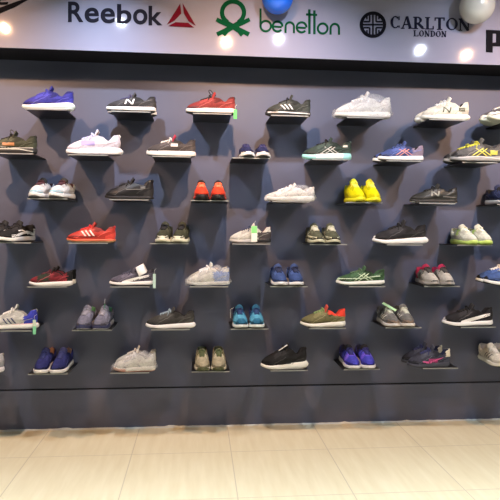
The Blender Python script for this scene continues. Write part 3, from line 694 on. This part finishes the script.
# each entry: row, shelf centre in the photo, kind (S one side-on, D a second one behind it, P pair facing out), left and right end, look, words
SH = [
 (0, 51, 'S', 22.5, 74.5, dict(up=(.035, .035, .26), mid=(.75, .8, .82), out=(.55, .6, .6), lin=(.03, .03, .2), lace=(.05, .05, .3), kick=.03, sole=(.15, .11, .075), tabc=(.03,.03,.15), midzones=[(lambda x, r: r < .4, (.5, .62, .62))]), 'royal blue running shoe with thick white sole'),
 (0, 132.5, 'D', 106, 156, dict(up=(.045, .045, .05), mid=(.72, .72, .74), out=(.02, .02, .02), lin=(.05, .05, .12), lace=(.05, .05, .12), marks=[('N', WH)], h=.84, sole=(.10, .09, .08)), 'charcoal running shoe with a large white letter on its side'),
 (0, 211, 'S', 185, 234.5, dict(up=(.19, .030, .030), mid=(.75, .72, .68), out=(.02, .02, .02), lin=(.02, .02, .03), lace=BK, ton=(.3, .03, .03), loop=BK, sole=(.12, .11, .09), h=.95), 'dark red running shoe with a white sole and a green tag'),
 (0, 286, 'S', 264, 309, dict(up=(.04, .045, .04), mid=(.03, .03, .03), out=(.02, .02, .02), lin=BK, lace=BK, marks=[('three', (.55, .55, .55)), ('line', (.6, .6, .58), (.03, .055, .96, .075, .02))], h=1.0, tabc=BK), 'black running shoe with three pale side stripes'),
 (0, 361, 'SB', 333, 388, dict(up=(.6, .6, .6), mid=WH, out=(.3, .3, .3), lin=(.3, .3, .3), lace=WH), 'white shoe wrapped in a clear plastic bag on the top row'),
 (0, 441, 'D', 421, 468, dict(up=(.66, .64, .55), mid=(.74, .73, .68), out=(.5, .5, .46), lin=BK, lace=WH, marks=[('N', (.07, .08, .05)), ('panel', (.08, .08, .05), (.12, .26, .17, .25))], kick=.03, tabc=BK), 'cream running shoe with an olive letter and black collar'),
 (0, 517, 'D', 487, 537, dict(up=(.10, .10, .11), mid=(.62, .64, .55), out=(.4, .42, .35), lin=BK, lace=WH, zones=[(lowtoe(.80, .18), (.6, .6, .55))], spring=.07), 'grey pale-toed shoe at right end of the top row'),
 (1, 19, 'S', -12, 38, dict(up=(.05, .055, .035), mid=(.03, .03, .03), out=BK, lin=(.05, .03, .02), lace=BK, marks=[('panel', (.35, .16, .07), (.42, .66, .16, .22)), ('curve', (.5, .5, .45), [(.05, .05), (.35, .09), (.95, .08)], .018), ('curve', (.4, .4, .38), [(.05, .12), (.4, .115), (.8, .13)], .014)], loop=(.05, .05, .05), sole=(.13, .11, .09), tabc=BK), 'black and olive trail shoe with a copper side panel'),
 (1, 91, 'S', 66, 121, dict(up=(.62, .58, .68), mid=(.75, .75, .78), out=(.12, .10, .13), lin=(.5, .5, .4), lace=(.5, .5, .75), kick=.05, sole=(.14, .12, .08), marks=[('panel', (.30, .25, .50), (.45, .70, .17, .26))], tabc=(.6, .62, .62), outk=.12), 'white and lilac running shoe with a flared white heel'),
 (1, 172, 'S', 146, 195.5, dict(up=(.07, .06, .06), mid=(.70, .68, .66), out=(.03, .03, .03), lin=(.10, .09, .10), lace=(.65, .62, .58), ton=(.32, .02, .05), marks=[('panel', (.62, .6, .56), (.36, .50, .20, .26))], h=.95, sole=(.11, .11, .10), outk=.1), 'charcoal brown shoe with a deep pink tongue and white sole'),
 (1, 249, 'P', 237, 270, dict(up=(.02, .025, .09), mid=(.7, .7, .7), out=(.04, .04, .04), lin=(.02, .02, .05), lace=(.03, .03, .10), h=.80, tongue_h=.38, zones=[(lowtoe(.78, .15), (.62, .62, .6))], sole=(.09, .08, .08), tab=False), 'navy shoe with a white toe cap'),
 (1, 326, 'S', 301, 350, dict(up=(.035, .055, .045), mid=(.72, .72, .72), out=(.25, .55, .52), lin=(.10, .12, .10), lace=BK, marks=[('cross', (.45, .45, .42)), ('panel', (.5, .45, .40), (.10, .20, .25, .29))], midzones=[(lambda x, r: x < .22 or x > .75, (.30, .62, .62))], tongue_h=.46, sole=(.13, .12, .08), outk=.12), 'dark green running shoe with grey crossed stripes and mint sole'),
 (1, 400, 'D', 379, 424, dict(up=(.06, .09, .26), mid=(.72, .72, .74), out=(.05, .05, .07), lin=BK, lace=(.05, .08, .22), marks=[('cross', (.65, .28, .22))], zones=[(lambda x, z, y: x < .28, (.20, .16, .22)), (toez(.95), BK)], h=.9, outk=.15), 'slate blue running shoe with coral crossed stripes'),
 (1, 474, 'D', 451, 503, dict(up=(.10, .10, .10), mid=(.25, .25, .25), out=BK, lin=(.04, .04, .05), lace=(.5, .5, .06), marks=[('cross', (.55, .55, .08)), ('panel', (.45, .45, .08), (.16, .30, .14, .22)), ('curve', (.45, .45, .45), [(.05, .06), (.5, .10), (.9, .08)], .02)], zones=[(toez(.9), BK)], h=.95), 'grey and black trail shoe with yellow crossed stripes'),
 (2, 52, 'P', 28, 72, dict(up=(.62, .64, .68), mid=(.68, .70, .72), out=(.1, .1, .1), lin=(.06, .02, .03), lace=(.06, .02, .03), ton=(.03, .03, .03), zones=[(lowtoe(.80, .17), (.28, .48, .58))], sole=(.13, .11, .09), rz=-8, tabc=(.06, .02, .02)), 'white and ice blue shoe with a black collar'),
 (2, 131, 'S', 104.5, 154, dict(up=(.022, .022, .025), mid=BK, out=(.04, .04, .04), lin=BK, lace=BK, rough=.4, knit=.1, tall=.05, h=.95, marks=[('line', (.12, .12, .12), (.2, .21, .55, .2, .015)), ('panel', (.10, .10, .10), (.16, .26, .22, .27))], sole=(.06, .06, .055), tabc=BK), 'all black shoe with padded high collar'),
 (2, 209.5, 'P', 191.5, 227.5, dict(up=(.62, .05, .02), mid=(.50, .04, .02), out=BK, lin=BK, lace=(.78, .16, .08), ton=(.03, .01, .01), lw=.016, zones=[(lowtoe(.86, .13), BK), (lambda x, z, y: .40 < x < .52 and abs(y) > .07, BK)], midzones=[(lambda x, r: x > .86, BK)], h=1.15, tall=.05), 'orange red shoe with a black toe'),
 (2, 288, 'DB', 266, 314, dict(up=(.70, .68, .64), mid=WH, out=(.5, .48, .45), lin=(.4, .4, .4), lace=WH, h=.80), 'white shoe in a clear plastic bag beside the yellow pair'),
 (2, 361, 'P', 343.5, 381, dict(up=(.75, .72, .0), mid=(.75, .72, .02), out=(.5, .48, .02), lin=(.35, .33, .02), lace=(.80, .78, .1), ton=(.78, .74, .03), knit=.15, h=1.05, hp=1.08), 'bright yellow shoe with yellow laces'),
 (2, 433, 'S', 409, 456, dict(up=(.035, .037, .035), mid=(.02, .02, .02), out=(.35, .35, .35), lin=BK, lace=BK, rough=.4, marks=[('N', (.22, .23, .2)), ('line', (.2, .2, .2), (.05, .12, .35, .14, .015))], h=.85, sole=(.07, .07, .06), outk=.15, tabc=BK), 'black leather-look shoe with a faint grey side mark'),
 (2, 509, 'P', 488, 527, dict(up=(.02, .03, .09), mid=(.7, .7, .72), out=(.4, .4, .4), lin=BK, lace=BK, h=1.1), 'navy white-soled shoe at the right end of third row'),
 (3, 16, 'P', -19, 26.5, dict(up=(.018, .018, .02), mid=(.70, .70, .70), out=(.05, .05, .05), lin=BK, lace=BK, marks=[('curve', WH, [(.05, .14), (.35, .20), (.80, .12)], .055), ('panel', WH, (.04, .14, .10, .27)), ('curve', WH, [(.3, .16), (.5, .24), (.6, .23)], .02)], rz=-22, sole=(.12, .11, .08)), 'black shoe with curling white side lines'),
 (3, 91, 'S', 66, 116, dict(up=(.46, .045, .035), mid=(.60, .12, .06), out=(.45, .28, .15), lin=(.20, .02, .03), lace=(.55, .03, .03), marks=[('three', (.80, .65, .62))], h=.88, sole=(.075, .07, .06), rough=.45, knit=.08, tabc=(.5, .03, .04), midzones=[(lambda x, r: r < .5, (.50, .28, .15))], outk=.4), 'red football shoe with three white stripes and gum sole'),
 (3, 170, 'P', 152, 191.5, dict(up=(.055, .06, .035), mid=(.62, .62, .50), out=(.25, .25, .18), lin=(.05, .05, .03), lace=BK, zones=[(lowtoe(.84, .16), (.62, .62, .50))], rz=-6, h=1.0), 'dark olive shoe with a cream toe'),
 (3, 250, 'S', 229, 271, dict(up=(.52, .52, .48), mid=(.40, .40, .40), out=(.10, .10, .10), lin=(.14, .05, .06), lace=(.04, .05, .10), zones=[(lambda x, z, y: x < .33 and z < .26, (.05, .045, .05))], tongue_h=.46, midzones=[(lambda x, r: x < .35, BK)], h=1.05), 'light grey shoe with black heel and green white tag'),
 (3, 325, 'P', 305, 341, dict(up=(.10, .11, .07), mid=(.45, .46, .34), out=BK, lin=(.05, .05, .05), lace=(.55, .56, .45), marks=[('cross', (.50, .52, .38)), ('curve', (.55, .57, .42), [(.1, .14), (.5, .17), (.95, .13)], .03)], zones=[(lowtoe(.9, .15), BK)], h=1.1, lw=.012), 'dark shoe laced with pale olive stripes'),
 (3, 402, 'S', 372.5, 425.5, dict(up=(.022, .022, .026), mid=(.74, .74, .75), out=(.25, .25, .25), lin=BK, lace=BK, kick=.05, sole=(.14, .10, .07), spring=.05, zones=[(toez(.965), (.6, .6, .6))], tabc=BK, h=.95), 'black running shoe with a white sole flared at the heel'),
 (3, 471, 'P', 454, 491, dict(up=(.62, .66, .58), mid=(.50, .68, .18), out=(.45, .62, .12), lin=(.12, .14, .08), lace=(.68, .70, .60), zones=[(lambda x, z, y: .38 < x < .5 and z > .22, (.35, .5, .15))], h=1.1), 'white shoe with a lime green sole'),
 (4, 51, 'D', 28.5, 73, dict(up=(.20, .02, .03), mid=(.74, .74, .74), out=(.6, .6, .6), lin=BK, lace=(.10, .02, .03), ton=BK, zones=[(lambda x, z, y: .50 < x < .80, (.02, .03, .02)), (lambda x, z, y: x < .12, BK)], sole=(.12, .10, .075), h=.92), 'maroon and black running shoe with a white sole'),
 (4, 131.5, 'S', 109, 154, dict(up=(.09, .085, .12), mid=(.74, .74, .75), out=BK, lin=BK, lace=(.05, .05, .08), marks=[('form', WH), ('curve', (.03, .03, .05), [(.05, .17), (.25, .17), (.45, .12)], .03)], strap=WH, h=.88, tall=.04, name='strapped_shoe'), 'grey purple shoe with a white side sweep and ankle strap'),
 (4, 209, 'DB', 187, 230, dict(up=(.62, .63, .58), mid=(.6, .6, .6), out=(.05, .06, .12), lin=(.15, .2, .4), lace=WH, zones=[(lambda x, z, y: x < .38 and z < .30, (.12, .20, .45))], h=1.12), 'white and blue shoe wrapped in a clear plastic bag'),
 (4, 287, 'P', 268, 306, dict(up=(.045, .085, .24), mid=(.66, .68, .72), out=(.12, .11, .10), lin=(.03, .04, .10), lace=(.02, .03, .08), marks=[('panel', (.6, .6, .6), (.06, .12, .14, .30))], h=1.0), 'mid blue shoe with a wavy white sole'),
 (4, 361.5, 'S', 336.5, 385, dict(up=(.045, .11, .05), mid=(.70, .72, .70), out=(.04, .06, .05), lin=(.05, .13, .06), lace=(.08, .14, .08), marks=[('cross', (.45, .58, .40)), ('curve', (.45, .58, .42), [(.12, .20), (.6, .15), (.95, .14)], .015)], h=.84, zones=[(toez(.95), (.4, .5, .35))], outk=.3), 'forest green shoe with pale crossed stripes'),
 (4, 434, 'P', 415, 457, dict(up=(.45, .45, .42), mid=(.30, .29, .28), out=BK, lin=(.45, .02, .08), lace=(.05, .05, .05), ton=(.50, .02, .09), marks=[('cross', (.03, .03, .03))], zones=[(lambda x, z, y: x < .25, (.4, .03, .08)), (lowtoe(.92, .14), BK)], rz=-3, h=1.12), 'light grey shoe with a crimson collar'),
 (4, 512, 'D', 487, 538, dict(up=(.05, .10, .28), mid=(.68, .70, .72), out=BK, lin=(.3, .32, .35), lace=WH, zones=[(toez(.95), BK)], spring=.06, h=.9), 'denim blue shoe with black toe tip at the right edge'),
 (5, 16, 'S', -12, 37.5, dict(up=(.60, .62, .60), mid=(.74, .75, .74), out=(.2, .2, .25), lin=(.5, .5, .5), lace=(.7, .7, .7), marks=[('three', (.03, .04, .12))], zones=[(lambda x, z, y: x < .26 and z > .12, (.04, .05, .40))], midzones=[(lambda x, r: r > .8 and x < .5, (.55, .20, .22))], sole=(.14, .12, .08), kick=.03, h=1.1), 'white running shoe with navy stripes and blue heel'),
 (5, 94.5, 'P', 76, 111.5, dict(up=(.17, .175, .24), mid=(.03, .035, .09), out=(.5, .5, .52), lin=(.10, .30, .15), lace=(.30, .30, .36), ton=(.2, .2, .26), rz=-4, h=1.15, zones=[(lowtoe(.95, .13), NV)], midzones=[(lambda x, r: x < .55, (.65, .65, .68))]), 'grey knitted shoe with a navy toe'),
 (5, 171.5, 'S', 145.5, 195, dict(up=(.055, .055, .052), mid=(.74, .74, .75), out=(.3, .3, .3), lin=BK, lace=(.25, .32, .38), kick=.03, sole=(.12, .095, .07), h=.95, tongue_h=.47, tabc=(.02, .02, .04), outk=.1), 'dark grey running shoe with pale blue laces and white sole'),
 (5, 249, 'P', 231, 266, dict(up=(.02, .13, .24), mid=(.60, .66, .66), out=BK, lin=(.01, .02, .06), lace=(.02, .05, .15), zones=[(lambda x, z, y: x < .45, (.015, .02, .07)), (lambda x, z, y: .6 < x < .85, (.08, .30, .45))], h=1.15), 'teal blue shoe with a pale toe sole'),
 (5, 325, 'S', 301, 346.5, dict(up=(.15, .14, .065), mid=(.72, .71, .66), out=(.4, .4, .35), lin=(.60, .05, .03), lace=(.20, .30, .12), ton=(.45, .06, .04), zones=[(lambda x, z, y: x < .40 and z > .22+.15*x, (.62, .05, .03))], sole=(.13, .10, .075), spring=.06, tabc=(.6, .05, .03), h=1.02), 'olive running shoe with an orange red collar'),
 (5, 397.5, 'P', 380, 416, dict(up=(.16, .165, .16), mid=(.60, .59, .56), out=(.16, .12, .09), lin=(.05, .05, .05), lace=(.55, .58, .5), zones=[(lowtoe(.82, .17), (.20, .15, .115))], marks=[('three', (.7, .72, .66))], h=1.15, lw=.012), 'grey shoe with a taupe toe and gum edge'),
 (5, 470, 'S', 444, 494, dict(up=(.018, .018, .022), mid=(.74, .74, .76), out=BK, lin=BK, lace=BK, marks=[('form', WH)], spring=.045, zones=[(toez(.96), (.4, .4, .42))], h=.92, tabc=BK), 'black shoe with a white side sweep and white sole'),
 (6, -27, 'S', -50, 3.5, dict(up=(.55, .56, .62), mid=(.72, .72, .78), out=(.3, .3, .3), lin=(.3, .3, .3), lace=WH, h=1.0), 'white shoe cut off by the left edge of the bottom row'),
 (6, 51.5, 'P', 33.5, 70, dict(up=(.025, .03, .14), mid=(.74, .74, .74), out=(.65, .65, .65), lin=(.28, .15, .09), lace=(.04, .05, .18), ton=(.03, .035, .12), rz=-3, h=.98, tabc=(.3, .1, .06)), 'navy canvas shoe with tan insole and white sole'),
 (6, 131.5, 'DB', 113, 156, dict(up=(.70, .69, .64), mid=(.72, .70, .66), out=(.45, .22, .17), lin=(.4, .4, .38), lace=WH, sole=(.13, .11, .09), zones=[], midzones=[(lambda x, r: x > .72 and r < .7, (.55, .25, .20))], h=1.1), 'white shoe with a salmon sole in a clear plastic bag'),
 (6, 211, 'P', 193.5, 228.5, dict(up=(.38, .35, .24), mid=(.45, .42, .32), out=(.05, .06, .03), lin=(.10, .11, .05), lace=(.10, .13, .06), ton=(.30, .30, .18), zones=[(lowtoe(.93, .13), (.06, .07, .03))], midzones=[(lambda x, r: x > .9, (.06, .07, .03))], h=1.2, tongue_h=.42), 'khaki trail shoe with green laces'),
 (6, 288, 'S', 261.5, 308, dict(up=(.016, .016, .018), mid=(.74, .74, .70), out=(.5, .5, .48), lin=BK, lace=BK, kick=.04, sole=(.17, .12, .075), spring=.05, clip=(WH, (.62, .05, .40), (.44, .09, .53), .022), tabc=BK, tongue_h=.48, h=1.2), 'black running shoe with thick white sole and white lace tag'),
 (6, 357.5, 'P', 341.5, 377.5, dict(up=(.06, .06, .48), mid=(.70, .70, .74), out=(.25, .26, .24), lin=(.02, .02, .05), lace=(.03, .03, .16), ton=BK, zones=[(lambda x, z, y: x < .40, (.02, .02, .10)), (lambda x, z, y: .62 < x < .72, (.16, .10, .62))], h=1.15, rz=0), 'violet blue shoe with a black collar and white sole'),
 (6, 434, 'D', 412, 455, dict(up=(.05, .055, .085), mid=(.045, .05, .07), out=(.02, .02, .03), lin=(.02, .03, .09), lace=(.04, .05, .15), marks=[('panel', (.30, .03, .14), (.34, .56, .12, .21)), ('swoosh', (.62, .10, .30))], tabc=(.6, .58, .48), zones=[(lambda x, z, y: x < .14 and z > .24, (.55, .52, .42))], sole=(.12, .10, .07), h=1.05), 'navy grey shoe with a pink tick on its side'),
 (6, 509, 'P', 484, 524, dict(up=(.66, .65, .58), mid=(.72, .71, .64), out=(.35, .35, .30), lin=(.4, .4, .4), lace=(.7, .7, .66), marks=[('three', (.08, .08, .10))], h=1.15), 'cream shoe with three dark stripes at the right edge'),
]
ROWN = ['top row', 'second row', 'third row', 'fourth row', 'fifth row', 'sixth row', 'bottom row']
acr = mat((.010, .010, .013), .3, spec=.35)
_nt = acr.node_tree; _tr = _nt.nodes.new('ShaderNodeBsdfTransparent'); _tr.inputs[0].default_value = (.72, .74, .76, 1)
_mx = _nt.nodes.new('ShaderNodeMixShader'); _mx.inputs[0].default_value = .85
_nt.links.new(_tr.outputs[0], _mx.inputs[1]); _nt.links.new(_nt.nodes['Principled BSDF'].outputs[0], _mx.inputs[2]); _nt.links.new(_mx.outputs[0], _nt.nodes['Material Output'].inputs[0]); edge = mat((.26, .27, .27), .35)
SW, SD, ST = .228, .262, .006
def base_z(row): return ZROW[row]
def place(root, x, y, z, ang): root.location = (x, y, z); root.rotation_euler = (0, 0, ang)
for (row, su, kind, ul, ur, sp, desc) in SH:
    zt_ = ZROW[row]; sx = at(su, 250, -.17 if su < 330 else (-.215 if row < 4 else -.13)).x
    sh = empty('display_shelf', (sx, 0, zt_))
    art = 'an' if desc[0] in 'aeiou' else 'a'
    base = desc.split(' with ')[0]
    tag(sh, 'dark shelf holding the ' + desc.replace(' on the top row', ''), 'shelf', 'acrylic wall shelves')
    a = MB(); a.box((-SW/2, -SD-.001, -ST), (SW/2, -.0002, 0)); a.build('plate', acr, sh)
    a = MB(); a.box((-SW/2, -SD-.004, -ST), (SW/2, -SD-.001, 0)); a.build('front_edge', edge, sh)
    z = zt_+.0004
    if kind[0] in 'SD':
        if ul > 340 and kind[0] == 'D': ul -= 2.5; ur -= 2.5
        yc = -.215 if kind[0] == 'S' else -.225
        xl, xr = at(ul, 250, yc).x, at(ur, 250, yc).x; L = (xr-xl); 
        Lb = L/1.02
        s = make_shoe(sp, Lb, 1); place(s, (xl+xr)/2, yc, z, math.pi+R(sp.get('yaw', 0)))
        second = kind[0] == 'D'
        lab = desc if not second else desc+', front one of pair'
        tag(s, lab, 'shoe', 'sneakers on the wall shelves')
        if 'green tag' in desc and row == 0: hang_tag(s, Lb, .0, .10, .10, .020, .055, (.08, .55, .12))
        if row == 3 and ul == 229: hang_tag(s, Lb, .42, .175, .42, .036, .095, (.72, .75, .70), (.22, .62, .22))
        if row == 4 and ul == 109: hang_tag(s, Lb, -.03, .16, .28, .016, .085, (.45, .62, .58))
        if row == 5 and ul == -12: hang_tag(s, Lb, .02, .16, .22, .018, .085, (.20, .60, .35), (.6, .7, .6))
        if row == 5 and ul == 301: pass
        if second:
            s2_ = make_shoe(sp, Lb, -1); place(s2_, (xl+xr)/2-.004, yc+.108, z, math.pi)
            tag(s2_, desc+', rear one of pair', 'shoe', 'sneakers on the wall shelves')
        if kind[1:] == 'B':
            bv, bf = bag(Lb, 1.0, int(su), toe_flap=.05, heel_flap=.05, up=1.0)
            bv = [Vector((q.x, q.y, q.z*sp.get('bagh', 1.0)*sp.get('h', 1.0))) for q in bv]
            bo = new_obj('plastic_bag', bv, bf, FILM); place(bo, (xl+xr)/2, yc, z+.0002, math.pi)
            tag(bo, {361: 'clear plastic bag around the white shoe on the top row', 288: 'clear plastic bag around the white shoe beside the yellow pair',
                     209: 'clear plastic bag around the white and blue shoe', 131.5: 'clear plastic bag around the white shoe with salmon sole'}[su], 'plastic bag', 'clear bags around shoes')
    else:
        rz = sp.get('rz', 0); L = .288; yc = -.158; sp = dict(sp); sp['wide'] = 1.02; sp['rimw'] = .12
        if sp.get('h', 1) > .8: sp['h'] = sp.get('hp', .92)
        sp['tall'] = 0
        ctr = at((ul+ur)/2, 250, -.175).x
        wdt = (at(ur, 250, -.24).x-at(ul, 250, -.24).x)
        sep = .104
        if row == 1: L = .28; sep = .102
        if row == 2 and su == 52: sep = .128
        ctr -= math.tan(R(rz))*.07
        for sg, nm in ((-1, 'left'), (1, 'right')):
            if row == 5 and su == 397.5: sp['clip'] = ((.42, .70, .40), (.66, .12, .33), (.44, -.10, .47), .035) if sg < 0 else None
            s = make_shoe(sp, L, 1 if sg > 0 else -1)
            place(s, ctr+sg*sep/2*math.cos(R(rz)), yc+sg*sep/2*math.sin(R(rz)), z, -math.pi/2+R(rz))
            tag(s, desc+', %s one of pair' % nm, 'shoe', 'sneakers on the wall shelves')
            if row == 5 and su == 249 and sg < 0: hang_tag(s, L, .62, -.20, .30, .022, .032, (.65, .68, .68))
            if row == 5 and su == 94.5 and sg > 0: hang_tag(s, L, .42, .0, .47, .03, .03, (.15, .55, .25))
